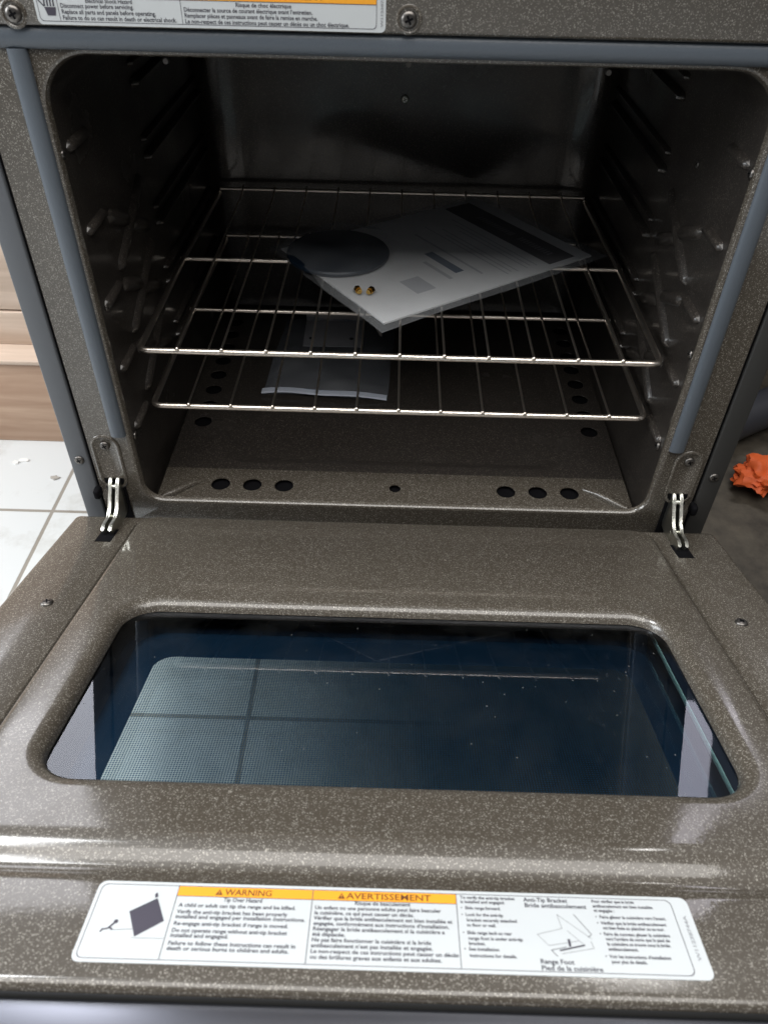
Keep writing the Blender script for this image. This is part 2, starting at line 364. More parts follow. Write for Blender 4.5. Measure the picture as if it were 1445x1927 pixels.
def tip_label(T):
    L, H = 0.377, 0.055
    bm = bmesh.new(); sticker(bm, L, H, 0.005, T)
    m = 0.0022
    outline(bm, rrect(m, L-m-0.0085, m, H-m, 0.004, 5), 0.0004, 1, T)
    x1, x2, x3 = 0.0515, 0.1375, 0.229                      # the cell borders
    for x in (x1, x2, x3): rect(bm, x-0.0002, x+0.0002, m, H-m, 1, T, 0.00018)
    rect(bm, x1, x2-0.0003, H-m-0.0073, H-m-0.0005, 2, T); rect(bm, x2+0.0003, x3, H-m-0.0073, H-m-0.0005, 2, T)
    rect(bm, x1, x3, H-m-0.0077, H-m-0.0073, 1, T, 0.00019)
    # pictogram: a range tipping forward over a small figure
    A, B, C_, D = (0.0255, 0.0322), (0.0405, 0.0420), (0.0480, 0.0275), (0.0330, 0.0165)
    quad(bm, [A, D, C_, B], 1, T, 0.00018)
    quad(bm, [(0.0248, 0.0332), A, B, (0.0398, 0.0431)], 3, T, 0.00020)
    quad(bm, [(0.0382, 0.0432), (0.0400, 0.0441), (0.0388, 0.0472), (0.0375, 0.0463)], 1, T, 0.00020)
    stroke(bm, (0.017, 0.0205), (0.031, 0.0215), 0.0003, 1, T); stroke(bm, (0.031, 0.0158), (0.0505, 0.0158), 0.0002, 3, T)
    c = [(0.0190+0.0014*math.cos(k*PI/5), 0.0262+0.0014*math.sin(k*PI/5)) for k in range(10)]; quad(bm, c, 1, T, 0.0002)
    stroke(bm, (0.0183, 0.0252), (0.0155, 0.0215), 0.0012, 1, T); stroke(bm, (0.0155, 0.0225), (0.0185, 0.0208), 0.0009, 1, T)
    stroke(bm, (0.0155, 0.0215), (0.0125, 0.0208), 0.0010, 1, T); stroke(bm, (0.0125, 0.0215), (0.0115, 0.0190), 0.0010, 1, T)
    warn_tri(bm, x1+0.024, H-m-0.0062, 0.0048, T)
    text_verts(bm, 'WARNING', x1+0.030, H-m-0.0060, 0.0062, 4, T, bold=0.00010, width=0.030)
    warn_tri(bm, x2+0.016, H-m-0.0062, 0.0048, T)
    text_verts(bm, 'AVERTISSEMENT', x2+0.0215, H-m-0.0060, 0.0062, 4, T, bold=0.00010, width=0.054)
    y = H-m-0.0108
    text_verts(bm, 'Tip Over Hazard', x1+0.030, y, 0.0042, 3, T, width=0.0245)
    rows = [('A child or adult can tip the range and be killed.', .0735, 0.0044), ('Verify the anti-tip bracket has been properly', .0690, 0.0046),
            ('installed and engaged per installation instructions.', .0800, 0.0034), ('Re-engage anti-tip bracket if range is moved.', .0700, 0.0046),
            ('Do not operate range without anti-tip bracket', .0700, 0.0046), ('installed and engaged.', .0350, 0.0034),
            ('Failure to follow these instructions can result in', .0760, 0.0050), ('death or serious burns to children and adults.', .0725, 0.0034)]
    yy = y
    for s, w, dy in rows:
        yy -= dy; text_verts(bm, s, x1+0.0028, yy, 0.0038, 3, T, width=w)
    text_verts(bm, 'Risque de basculement', x2+0.027, y+0.0005, 0.0040, 3, T, width=0.035)
    rows = [('Un enfant ou une personne adulte peut faire basculer', .0790), ('la cuisinière, ce qui peut causer un décès.', .0620),
            ('Vérifier que la bride antibasculement est bien installée et', .0860), ('engagée, conformément aux instructions d’installation.', .0835),
            ('Réengager la bride antibasculement si la cuisinière a', .0805), ('été déplacée.', .0200),
            ('Ne pas faire fonctionner la cuisinière si la bride', .0720), ('antibasculement n’est pas installée et engagée.', .0730),
            ('Le non-respect de ces instructions peut causer un décès', .0880), ('ou des brûlures graves aux enfants et aux adultes.', .0780)]
    yy = y+0.0004
    for s, w in rows:
        yy -= 0.00365; text_verts(bm, s, x2+0.0022, yy, 0.0037, 3, T, width=w)
    # the right-hand panel
    a = x3+0.0025; yy = H-m-0.0035
    for s, w, dx, dy in (('To verify the anti-tip bracket', .035, 0, 0.0), ('is installed and engaged:', .028, 0, .0031), ('•  Slide range forward.', .025, 0, .0044),
                         ('•  Look for the anti-tip', .026, 0, .0047), ('bracket securely attached', .031, .003, .0037), ('to floor or wall.', .018, .003, .0035),
                         ('•  Slide range back so rear', .030, 0, .0051), ('range foot is under anti-tip', .033, .003, .0037), ('bracket.', .010, .003, .0034),
                         ('•  See installation', .021, 0, .0036), ('instructions for details.', .028, .003, .0041)):
        yy -= dy; text_verts(bm, s, a+dx, yy, 0.0031, 3, T, width=w)
    text_verts(bm, 'Anti-Tip Bracket', x3+0.043, H-m-0.0042, 0.0043, 3, T, width=0.028)
    text_verts(bm, 'Bride antibasculement', x3+0.043, H-m-0.0082, 0.0043, 3, T, width=0.039)
    text_verts(bm, 'Range Foot', x3+0.047, 0.0072, 0.0043, 3, T, width=0.020)
    text_verts(bm, 'Pied de la cuisinière', x3+0.047, 0.0032, 0.0043, 3, T, width=0.036)
    ox, oy = x3+0.045, 0.012
    for p, q, w in (((0.003, 0.014), (0.019, 0.0185), .0002), ((0.003, 0.014), (0.009, 0.0068), .0002), ((0.009, 0.0068), (0.028, 0.0105), .0002),
                    ((0.019, 0.0185), (0.0175, 0.028), .0002), ((0.0175, 0.028), (0.036, 0.012), .0002), ((0.028, 0.0285), (0.0365, 0.0150), .0004),
                    ((0.0365, 0.0150), (0.034, 0.0130), .0004), ((0.010, 0.0040), (0.0195, 0.0062), .0004), ((0.010, 0.0040), (0.013, 0), .0004),
                    ((0.015, 0.0038), (0.031, 0.0078), .0010), ((0.016, 0.0018), (0.036, 0.0058), .0002), ((0.036, 0.0058), (0.035, 0.0105), .0002),
                    ((0.022, 0.0170), (0.030, 0.0085), .0002)):
        stroke(bm, (ox+p[0], oy+p[1]), (ox+q[0], oy+q[1]), w, 3, T)
    rect(bm, ox+0.0210, ox+0.0225, oy+0.0065, oy+0.0115, 1, T, 0.0002)
    b = x3+0.0865; yy = H-m-0.0035
    for s, w, dx, dy in (('Pour vérifier que la bride', .027, 0, 0), ('antibasculement est bien installée', .038, 0, .0034), ('et engagée :', .013, 0, .0032),
                         ('•  Faire glisser la cuisinière vers l’avant.', .044, 0, .0045), ('•  Vérifier que la bride antibasculement', .043, 0, .0042),
                         ('est bien fixée au plancher ou au mur.', .038, .003, .0033), ('•  Faire de nouveau glisser la cuisinière', .043, 0, .0041),
                         ('vers l’arrière de sorte que le pied de', .039, .003, .0033), ('la cuisinière se trouve sous la bride', .038, .003, .0033),
                         ('antibasculement.', .018, .003, .0033), ('•  Voir les instructions d’installation', .039, 0, .0047), ('pour plus de détails.', .021, .003, .0033)):
        yy -= dy; text_verts(bm, s, b+dx, yy, 0.0031, 3, T, width=w)
    def TR(x, y_, l): return T(L-0.0042-y_, 0.012+x, l)     # the part number up the right edge
    text_verts(bm, 'W11238744A', 0, 0, 0.0030, 5, TR, width=0.030)
    return bm
def shock_label(T):
    """T(x, z): x runs right, y runs up from the lower edge; the upper part of the sticker runs out of frame"""
    L, H = 0.279, 0.068
    bm = bmesh.new(); sticker(bm, L, H, 0.004, T)
    m = 0.0022
    outline(bm, rrect(m, L-m-0.005, m, H-m, 0.003, 5), 0.0004, 1, T)
    for x in (0.0185, 0.1165): rect(bm, x-0.0002, x+0.0002, m, H-m, 1, T, 0.00018)
    rect(bm, 0.0185, L-m-0.0054, 0.0192, 0.032, 2, T); rect(bm, 0.0185, L-m-0.0054, 0.0188, 0.0192, 1, T, 0.00019)
    warn_tri(bm, 0.050, 0.0208, 0.008, T); text_verts(bm, 'WARNING', 0.060, 0.0213, 0.010, 4, T, bold=0.0002, width=0.036)
    warn_tri(bm, 0.156, 0.0208, 0.008, T); text_verts(bm, 'AVERTISSEMENT', 0.166, 0.0213, 0.010, 4, T, bold=0.0002, width=0.065)
    text_verts(bm, 'Electrical Shock Hazard', 0.041, 0.0155, 0.0040, 3, T, width=0.037)
    for i, (s, w) in enumerate((('Disconnect power before servicing.', .058), ('Replace all parts and panels before operating.', .075), ('Failure to do so can result in death or electrical shock.', .091))):
        text_verts(bm, s, 0.0205, 0.0118-i*0.0041, 0.0043, 3, T, width=w)
    text_verts(bm, 'Risque de choc électrique', 0.160, 0.0152, 0.0042, 3, T, width=0.044)
    for i, (s, w) in enumerate((('Déconnecter la source de courant électrique avant l’entretien.', .102), ('Remplacer pièces et panneaux avant de faire la remise en marche.', .106), ('Le non-respect de ces instructions peut causer un décès ou un choc électrique.', .131))):
        text_verts(bm, s, 0.1185, 0.0112-i*0.0040, 0.0043, 3, T, width=w)
    # hand pictogram: cuff with hatch marks and fingers
    quad(bm, [(0.009, 0.0062), (0.0155, 0.0062), (0.0168, 0.012), (0.0075, 0.012)], 1, T, 0.0002)
    for k in range(4): stroke(bm, (0.008+k*0.0024, 0.0125), (0.0085+k*0.0024, 0.021), 0.0012, 3, T)
    stroke(bm, (0.0035, 0.017), (0.0075, 0.0125), 0.0010, 3, T); stroke(bm, (0.0035, 0.017), (0.0045, 0.023), 0.0006, 1, T)
    def TR(x, y_, l): return T(L-0.0022-y_, 0.004+x, l)
    text_verts(bm, 'W11238745A', 0, 0, 0.0026, 5, TR, width=0.026)
    return bm

# ------------------------------------------------------------------ screws
def screw_bm(r=0.0062, h=0.0028, dirn='Y'):
    """pan head with a cross recess; axis +Z, seated at the origin"""
    bm = bmesh.new(); seg = 20
    prof = [(r, 0), (r, h*0.35), (r*0.88, h*0.75), (r*0.60, h*0.98), (r*0.50, h)]
    rings = [[bm.verts.new((q*math.cos(2*PI*k/seg), q*math.sin(2*PI*k/seg), z)) for k in range(seg)] for q, z in prof]
    for a, b in zip(rings, rings[1:]):
        for k in range(seg): bm.faces.new((a[k], a[(k+1) % seg], b[(k+1) % seg], b[k]))
    bm.faces.new(rings[-1]); bm.faces.new(rings[0])
    for a in (0, PI/2):
        c, s = math.cos(a+0.4), math.sin(a+0.4); w = r*0.13; L = r*0.52
        f = bm.faces.new([bm.verts.new((c*u-s*v, s*u+c*v, h+0.00012*(1+a))) for u, v in ((-L, -w), (L, -w), (L, w), (-L, w))])
        f.material_index = 1
    return bm
SCREW_ME = None
def screw(parent, loc, normal='front', scale=1.0, mat='screw'):
    bm = screw_bm()
    q = Vector((0, -1, 0)).to_track_quat('Z', 'Y') if normal == 'front' else (Vector(normal).to_track_quat('Z', 'Y') if not isinstance(normal, str) else Vector((0, 0, 1)).to_track_quat('Z', 'Y'))
    mt = Matrix.Translation(loc) @ q.to_matrix().to_4x4() @ Matrix.Diagonal((scale, scale, scale, 1))
    bmesh.ops.transform(bm, matrix=mt, verts=bm.verts)
    return obj('screw', bm, [M[mat], M['black']], parent)

# ------------------------------------------------------------------ THE RANGE
rng = empty('oven_range', 'dark speckled enamel oven range standing open with its door lowered', 'oven', loc=(0, 0, -0.25))
ROOT = empty  # alias, keeps reading simple
def P(name, bm, mats, **k):
    o = obj(name, bm, mats, rng, **k); o.matrix_parent_inverse = Matrix.Translation((0, 0, 0.25)); return o

def ringy(rr, y): return [(x, y, z) for x, z in rr]
N = 10
RB, RT = 0.026, 0.046
def hole(o, y, x=0.3155, z0=0.012, z1=0.5105):
    return ringy(rrect(-x+o, x-o, z0+o, z1-o, (max(.004, RB-o), max(.004, RB-o), max(.004, RT-o), max(.004, RT-o)), N), y)
bm = bmesh.new()
loft(bm, [ringy(rrect(-0.368, 0.368, -0.045, 0.5265, 0.0015, N), 0.012), ringy(rrect(-0.368, 0.368, -0.045, 0.5265, 0.0015, N), 0.001),
          ringy(rrect(-0.367, 0.367, -0.044, 0.5255, 0.0015, N), 0.0),
          hole(-0.006, 0.0), hole(-0.0045, -0.0004), hole(-0.002, -0.0007), hole(0.0003, -0.0002), hole(0.0018, 0.0018), hole(0.0025, 0.006)])
P('front_frame', bm, M['enamel'])
# pockets stamped round the hinges, with their slots
for s in (-1, 1):
    bm = bmesh.new(); cx = s*0.347
    def cap_ring(w, z0, z1, y, cx=cx): return ringy([(x+cx, z) for x, z in rrect(-w, w, z0, z1, w*0.98, N)], y)
    loft(bm, [cap_ring(0.0175, 0.030, 0.113, -0.0004), cap_ring(0.0168, 0.0307, 0.1123, -0.0012), cap_ring(0.0156, 0.032, 0.1110, -0.0018), cap_ring(0.0142, 0.0333, 0.1097, -0.0017),
              cap_ring(0.0128, 0.0348, 0.1082, -0.0008), cap_ring(0.0115, 0.036, 0.107, -0.0002)], close_last=True)
    P('hinge_pocket', bm, M['enamel'])
    bm = bmesh.new(); box(bm, cx-0.012, cx+0.012, -0.0012, 0.0, -0.040, 0.047); P('hinge_slot', bm, M['black'], smooth=False)
    screw(rng, (cx, -0.0004, 0.0975), 'front', 0.95).matrix_parent_inverse = Matrix.Translation((0, 0, 0.25))

# cavity: side walls, ceiling and back in one lofted shell, guides and cross ribs standing in from the sides
bm = bmesh.new()
def cav(y, x, z0, z1, r=0.03): return ringy(rrect(-x, x, z0, z1, (0.018, 0.018, r, r), N), y)
loft(bm, [hole(0.0025, 0.0062), cav(0.012, 0.3130, -0.020, 0.508, 0.042), cav(0.515, 0.3065, -0.020, 0.506, 0.04), cav(0.538, 0.3030, -0.018, 0.503, 0.04), cav(0.552, 0.292, -0.012, 0.494, 0.04), cav(0.559, 0.275, -0.004, 0.48, 0.04), cav(0.561, 0.255, 0.01, 0.46, 0.04)], close_last=True)
def rib(a, b, w, h, sx, seg=8):
    """rounded stamped rib between two (y, z) points on the side wall sx"""
    ax, bx_ = Vector(a), Vector(b); d = (bx_-ax).normalized(); nn = Vector((-d.y, d.x))
    wall = lambda y: sx*(0.3130-0.007*max(0, y-0.03)/0.51)
    def P3(q, hh): return (wall(q.x)-sx*hh, q.x, q.y)
    prof = [(-1, -0.0006), (-0.7, 0.55*h), (-0.3, 0.93*h), (0.3, 0.93*h), (0.7, 0.55*h), (1, -0.0006)]
    st = [(ax-d*w*0.9, 0.12), (ax-d*w*0.4, 0.75), (ax, 1), (bx_, 1), (bx_+d*w*0.4, 0.75), (bx_+d*w*0.9, 0.12)]
    rows = [[bm.verts.new(P3(c+nn*w*k*p, hh*k if hh > 0 else hh)) for p, hh in prof] for c, k in st]
    for r1, r2 in zip(rows, rows[1:]):
        for i in range(len(prof)-1): bm.faces.new((r1[i], r1[i+1], r2[i+1], r2[i]))
for s in (-1, 1):
    for z in (0.1155, 0.1945, 0.2735, 0.3525, 0.4315):
        rib((0.235, z-0.001), (0.515, z-0.001), 0.0052, 0.0095, s); rib((0.235, z+0.019), (0.515, z+0.019), 0.0042, 0.0065, s)
        rib((0.022, z-0.003), (0.066, z-0.003), 0.0062, 0.0062, s)
    for z in (0.155, 0.235, 0.312):
        rib((0.085, z-0.027), (0.195, z+0.027), 0.0085, 0.0062, s); rib((0.085, z+0.027), (0.130, z+0.007), 0.0085, 0.0062, s)
        rib((0.150, z-0.007), (0.195, z-0.027), 0.0085, 0.0062, s)
P('oven_cavity', bm, M['cavity'])

# oven bottom with its vent holes
def bottom():
    bm = bmesh.new()
    Z = -0.003
    holes = [(x, 0.0535, 0.0126) for x in (-0.231, -0.189, -0.147, 0.147, 0.189, 0.231)] + [(0, 0.0535, 0.0078)]
    holes += [(s*0.281, 0.192+0.0418*k, 0.0126) for s in (-1, 1) for k in range(8)]
    # grid of cells, each hole is cut from its own cell
    xs = sorted({-0.3085, 0.3085, -0.266, 0.266, -0.296, 0.296} | {x for h in holes if h[1] < .1 for x in (h[0]-0.016, h[0]+0.016)})
    ys = sorted({0.008, 0.0375, 0.0850, 0.550} | {y for h in holes if h[1] > .1 for y in (h[1]-0.0165, h[1]+0.0165)})
    hk = {(round(h[0], 4), round(h[1], 4)): h[2] for h in holes}
    vc = {}
    def V(x, y, z=Z):
        k = (round(x, 5), round(y, 5), round(z, 5))
        if k not in vc: vc[k] = bm.verts.new((x, y, z))
        return vc[k]
    # recessed panel region: x within .266, y from .0695 back -> built apart
    for i in range(len(xs)-1):
        for j in range(len(ys)-1):
            x0, x1, y0, y1 = xs[i], xs[i+1], ys[j], ys[j+1]
            if x0 >= -0.2661 and x1 <= 0.2661 and y0 >= 0.0849: continue
            h = None
            for (hx, hy), r in hk.items():
                if x0 < hx < x1 and y0 < hy < y1: h = (hx, hy, r)
            if not h: bm.faces.new([V(x0, y0), V(x1, y0), V(x1, y1), V(x0, y1)]); continue
            hx, hy, r = h; n = 32
            ci, cl, outp = [], [], []
            for k in range(n):
                a = 2*PI*(k+0.5)/n; c, s_ = math.cos(a), math.sin(a)
                t = min(((x1-hx) if c > 0 else (hx-x0))/max(1e-9, abs(c)), ((y1-hy) if s_ > 0 else (hy-y0))/max(1e-9, abs(s_)))
                outp.append((hx+t*c, hy+t*s_)); ci.append(bm.verts.new((hx+r*c, hy+r*s_, Z))); cl.append(bm.verts.new((hx+r*c*.97, hy+r*s_*.97, Z-0.0012)))
            ov = [bm.verts.new((x, y, Z)) for x, y in outp]
            for k in range(n):
                k2 = (k+1) % n
                bm.faces.new((ov[k], ov[k2], ci[k2], ci[k])); bm.faces.new((ci[k], ci[k2], cl[k2], cl[k]))
            for cx_, cy_ in ((x0, y0), (x1, y0), (x1, y1), (x0, y1)):
                a = math.atan2(cy_-hy, cx_-hx) % (2*PI); k = int((a/(2*PI)*n)-0.5) % n
                try: bm.faces.new((ov[k], bm.verts.new((cx_, cy_, Z)), ov[(k+1) % n]))
                except ValueError: pass
    rr = lambda o, r, z: [(x, y, z) for x, y in rrect(-0.266+o, 0.266-o, 0.0850+o, 0.550-o, r, N)]
    rr0 = [(x, y, Z) for x, y in rrect(-0.266, 0.266, 0.0850, 0.550, 0.0003, N)]
    loft(bm, [rr0, rr(0.014, 0.045, Z), rr(0.020, 0.045, Z-0.0010), rr(0.028, 0.045, Z-0.0045), rr(0.034, 0.042, Z-0.0052)], close_last=True)
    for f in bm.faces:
        if f.calc_center_median().y > 0.0855: f.material_index = 1  # shade towards the back put into the colour by the darker cavity enamel
    return bm
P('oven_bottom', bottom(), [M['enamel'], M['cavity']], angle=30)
bm = bmesh.new(); box(bm, -0.300, 0.300, 0.016, 0.548, -0.0155, -0.0105); P('burner_box', bm, M['black'], smooth=False)
# bead pressed across each front corner of the bottom
for s in (-1, 1):
    bm = bmesh.new(); tube(bm, [(s*0.250, 0.062, -0.0035), (s*0.268, 0.050, -0.0008), (s*0.290, 0.030, -0.0008), (s*0.300, 0.020, 0.0015)], [0.0015, 0.0048, 0.0054, 0.003], 10)
    P('corner_bead', bm, M['enamel'])
# studs
for (x, y, z, nrm, sc_) in ((0.0, 0.5585, 0.338, 'front', 1.0), (-0.313, 0.006, 0.427, (1, 0, 0), .6), (0.313, 0.008, 0.425, (-1, 0, 0), .8), (0.3125, 0.02, 0.105, (-1, 0, 0), .9),
                            (-0.3125, 0.02, 0.268, (1, 0, 0), .7), (0.3125, 0.012, 0.235, (-1, 0, 0), .8), (-0.3125, 0.012, 0.105, (1, 0, 0), .8), (0.311, 0.14, 0.39, (-1, 0, 0), .6)):
    o = screw(rng, (x, y, z), nrm, sc_, 'zinc' if y > .5 else 'screw'); o.matrix_parent_inverse = Matrix.Translation((0, 0, 0.25))
for x, y, z in ((-0.002, 0.0045, 0.5125), (-0.205, 0.004, 0.5105), (0.165, 0.004, 0.5105)):
    bm = bmesh.new(); tube(bm, [(x, y-0.004, z-0.005), (x, y+0.004, z-0.006)], 0.0022, 10); P('rivet', bm, M['screw'])
# gasket: bulb sections on three sides
def bulb(bm, a, b, w, h, axis):
    pr = [(math.cos(PI*k/10)*w, math.sin(PI*k/10)**0.75*h if 0 < k < 10 else 0) for k in range(11)]
    A, B = Vector(a), Vector(b); rows = []
    for c in (A, B):
        rows.append([bm.verts.new(c+(Vector((p, -q, 0)) if axis == 'z' else Vector((0, -q, p)))) for p, q in pr])
    for i in range(10): bm.faces.new((rows[0][i], rows[0][i+1], rows[1][i+1], rows[1][i]))
    bm.faces.new(rows[0]); bm.faces.new(rows[1])
for s in (-1, 1):
    bm = bmesh.new(); bulb(bm, (s*0.3270, -0.0006, 0.1135), (s*0.3270, -0.0006, 0.5130), 0.0088, 0.0050, 'z'); P('door_gasket', bm, M['gasket'])
bm = bmesh.new(); bulb(bm, (-0.3455, -0.0006, 0.5212), (0.3455, -0.0006, 0.5212), 0.0086, 0.0055, 'x'); P('door_gasket', bm, M['gasket'])
# upper panel carrying the shock label
bm = bmesh.new(); box(bm, -0.3685, 0.3685, -0.008, 0.02, 0.5302, 0.69, bev=0.003)
up = P('upper_panel', bm, M['enamel'])
for x, z in ((-0.3190, 0.5385), (-0.003, 0.5412), (0.323, 0.5385)):
    o = screw(up, (x, -0.0080, z), 'front', 1.05); o.matrix_parent_inverse = Matrix.Translation((0, 0, 0.0))
    # a dimple ring round each screw
    bm = bmesh.new()
    loft(bm, [[(x+q*math.cos(2*PI*k/24), -0.0080-h_, z+q*math.sin(2*PI*k/24)) for k in range(24)] for q, h_ in ((0.0108, 0.0001), (0.0098, 0.0007), (0.0088, 0.0008), (0.0078, 0.0001))])
    obj('screw_seat', bm, M['enamel'], up)
T1 = lambda x, y, l: Vector((-0.3005+x, -0.0084-l, 0.5318+y))
o = obj('warning_label', shock_label(T1), LABEL_MATS, up, smooth=False)
o['label'] = 'white electrical shock warning sticker with orange band'
# side panels with their front flanges and screws
for s in (-1, 1):
    bm = bmesh.new()
    x0, x1 = sorted((s*0.3708, s*0.3945)); box(bm, x0, x1, -0.0015, 0.03, -0.20, 0.72, bev=0.0018)
    x0, x1 = sorted((s*0.3880, s*0.3945)); box(bm, x0, x1, 0.0302, 0.62, -0.20, 0.72, bev=0.001)
    sp_ = P('side_panel', bm, M['slate'] if s < 0 else M['slate_dark'])  # same slate paint both sides; the right one's shade is in its colour
    screw(sp_, (s*0.3822, -0.0015, 0.0755), 'front', 0.95)
    bm = bmesh.new(); box(bm, min(s*0.3682, s*0.3706), max(s*0.3682, s*0.3706), 0.002, 0.03, -0.2, 0.69); P('side_seam', bm, M['black'], smooth=False)
    bm = bmesh.new(); box(bm, min(s*0.366, s*0.374), max(s*0.366, s*0.374), -0.012, 0.004, 0.020, 0.034, bev=0.003); P('door_bumper', bm, M['black'])
# base, drawer front, back
bm = bmesh.new(); box(bm, -0.385, 0.385, 0.014, 0.60, -0.25, -0.20, bev=0.002); P('kick_plate', bm, M['slate_dark'])
bm = bmesh.new(); box(bm, -0.3875, 0.3875, -0.010, 0.012, -0.195, -0.052, bev=0.004); P('storage_drawer', bm, M['slate'])
bm = bmesh.new(); box(bm, -0.3872, 0.3872, 0.602, 0.618, -0.2, 0.72); P('back_panel', bm, M['slate_dark'])

bm = bmesh.new(); box(bm, -0.3945, 0.3945, -0.012, 0.62, 0.7205, 0.745, bev=0.006); P('cooktop', bm, M['slate_dark'])
# hinge arms: two plates side by side, from slot down to the door
DOOR_T = 0.2941
hp = [(0.004, 0.048), (-0.004, 0.050), (-0.010, 0.046), (-0.014, 0.038), (-0.022, 0.032), (-0.028, 0.022), (-0.040, 0.017), (-0.056, 0.0215), (-0.064, 0.0185), (-0.062, 0.010),
      (-0.050, 0.000), (-0.030, -0.006), (-0.004, -0.004), (0.004, 0.010)]
for s in (-1, 1):
    bm = bmesh.new()
    for dx in (-0.0044, 0.0044): prism_x(bm, hp, s*0.3455+dx-0.0020, s*0.3455+dx+0.0020, bev=0.0008)
    tube(bm, [(s*0.3455-0.0065, -0.008, 0.040), (s*0.3455+0.0065, -0.008, 0.040)], 0.003, 10)
    tube(bm, [(s*0.3455-0.0065, -0.030, 0.010), (s*0.3455+0.0065, -0.030, 0.010)], 0.003, 10)
    P('hinge_arm', bm, M['zinc'])

# ------------------------------------------------------------------ THE DOOR (local frame: x, y = -distance from hinge, z = out of the inner skin)
door = empty('oven_door', parent=rng, loc=(0, -0.009, 0.25), rot=(-DOOR_T, 0, 0))
door['label'] = 'lowered speckled door with a wide dark window'
def dr(x0, x1, d0, d1, r, z):                                # ring in door space
    return [(x, -d, z) for x, d in rrect(x0, x1, d0, d1, r, N)]
bm = bmesh.new()
WX, WD0, WD1 = 0.2710, 0.2090, 0.4465
def win(o, z, r=0.034): return dr(-WX-o, WX+o, WD0-o, WD1+o, r+o, z)
PH = 0.0
loft(bm, [dr(-0.403, 0.403, 0.001, 0.604, 0.006, -0.040), dr(-0.403, 0.403, 0.001, 0.604, 0.006, -0.0126), dr(-0.4022, 0.4022, 0.0018, 0.6032, 0.006, -0.0085),
          dr(-0.400, 0.400, 0.004, 0.6010, 0.006, -0.0066), dr(-0.397, 0.397, 0.007, 0.598, 0.006, -0.0060),
          dr(-0.3220, 0.3220, 0.008, 0.5370, 0.020, -0.0058), dr(-0.3215, 0.3215, 0.0085, 0.5325, 0.020, -0.0062), dr(-0.3208, 0.3208, 0.009, 0.5275, 0.020, -0.0082),
          dr(-0.3200, 0.3200, 0.0095, 0.5235, 0.020, -0.0094), dr(-0.3190, 0.3190, 0.0105, 0.5195, 0.020, -0.0086), dr(-0.3175, 0.3175, 0.0115, 0.5140, 0.020, -0.0050),
          dr(-0.3160, 0.3160, 0.0125, 0.5085, 0.020, -0.0018), dr(-0.3140, 0.3140, 0.0135, 0.5020, 0.020, -0.0003), dr(-0.3120, 0.3120, 0.0145, 0.4960, 0.020, 0.0),
          win(0.014, 0.0), win(0.010, -0.0004), win(0.006, -0.0018), win(0.003, -0.0042), win(0.001, -0.0075), win(0.0, -0.012)])
liner = obj('door_liner', bm, M['enamel'], door)
# crease pressed into the liner either side
for s in (-1, 1):
    bm = bmesh.new(); tube(bm, [(s*0.3175, -0.014, -0.0042), (s*0.3165, -0.20, -0.0042), (s*0.3165, -0.47, -0.0044)], 0.0036, 8); 
    bm.free()
for x, d, z in ((-0.3556, 0.2086, -0.006), (0.3556, 0.2086, -0.006), (-0.3556, 0.57, -0.006), (0.3556, 0.57, -0.006)):
    screw(door, (x, -d, z), (0, 0, 1), 1.05, 'screw')
for s in (-1, 1):
    bm = bmesh.new(); box(bm, s*0.3455-0.0095, s*0.3455+0.0095, -0.072, -0.040, -0.0062, -0.0054); obj('hinge_slot', bm, M['black'], door, smooth=False)

def glass_mat(name, tint, rough=0.02, ior=1.52, dust=True):
    m, n, l, p = newmat(name)
    out = n['Material Output']; tr = n.new('ShaderNodeBsdfTransparent'); tr.inputs[0].default_value = (*tint, 1)
    gl = n.new('ShaderNodeBsdfGlossy'); gl.inputs['Roughness'].default_value = rough; gl.inputs[0].default_value = (0.9, 0.93, 1, 1)
    fr = n.new('ShaderNodeFresnel'); fr.inputs[0].default_value = ior
    mx = n.new('ShaderNodeMixShader'); l.new(fr.outputs[0], mx.inputs[0]); l.new(tr.outputs[0], mx.inputs[1]); l.new(gl.outputs[0], mx.inputs[2])
    last = mx
    if dust:
        t = n.new('ShaderNodeTexCoord')
        v = n.new('ShaderNodeTexVoronoi'); v.inputs['Scale'].default_value = 170; l.new(t.outputs['Object'], v.inputs['Vector'])
        sp = n.new('ShaderNodeSeparateColor'); l.new(v.outputs['Color'], sp.inputs[0])
        a = n.new('ShaderNodeMath'); a.operation = 'GREATER_THAN'; a.inputs[1].default_value = 0.91; l.new(sp.outputs[0], a.inputs[0])
        d = n.new('ShaderNodeMath'); d.operation = 'LESS_THAN'; d.inputs[1].default_value = 0.11; l.new(v.outputs['Distance'], d.inputs[0])
        mu = n.new('ShaderNodeMath'); mu.operation = 'MULTIPLY'; l.new(a.outputs[0], mu.inputs[0]); l.new(d.outputs[0], mu.inputs[1])
        no = n.new('ShaderNodeTexNoise'); no.inputs['Scale'].default_value = 12; no.inputs['Detail'].default_value = 8; no.inputs['Roughness'].default_value = .7
        l.new(t.outputs['Object'], no.inputs['Vector'])
        mr_ = n.new('ShaderNodeMapRange'); mr_.inputs['From Min'].default_value = .45; mr_.inputs['From Max'].default_value = .8; mr_.inputs['To Max'].default_value = .012
        l.new(no.outputs[0], mr_.inputs[0])
        mm = n.new('ShaderNodeMath'); mm.operation = 'MULTIPLY_ADD'; mm.inputs[1].default_value = 0.20
        l.new(mu.outputs[0], mm.inputs[0]); l.new(mr_.outputs[0], mm.inputs[2])
        di = n.new('ShaderNodeBsdfDiffuse'); di.inputs[0].default_value = (0.62, 0.64, 0.62, 1)
        m2 = n.new('ShaderNodeMixShader'); l.new(mm.outputs[0], m2.inputs[0]); l.new(mx.outputs[0], m2.inputs[1]); l.new(di.outputs[0], m2.inputs[2]); last = m2
    l.new(last.outputs[0], out.inputs[0])
    return m
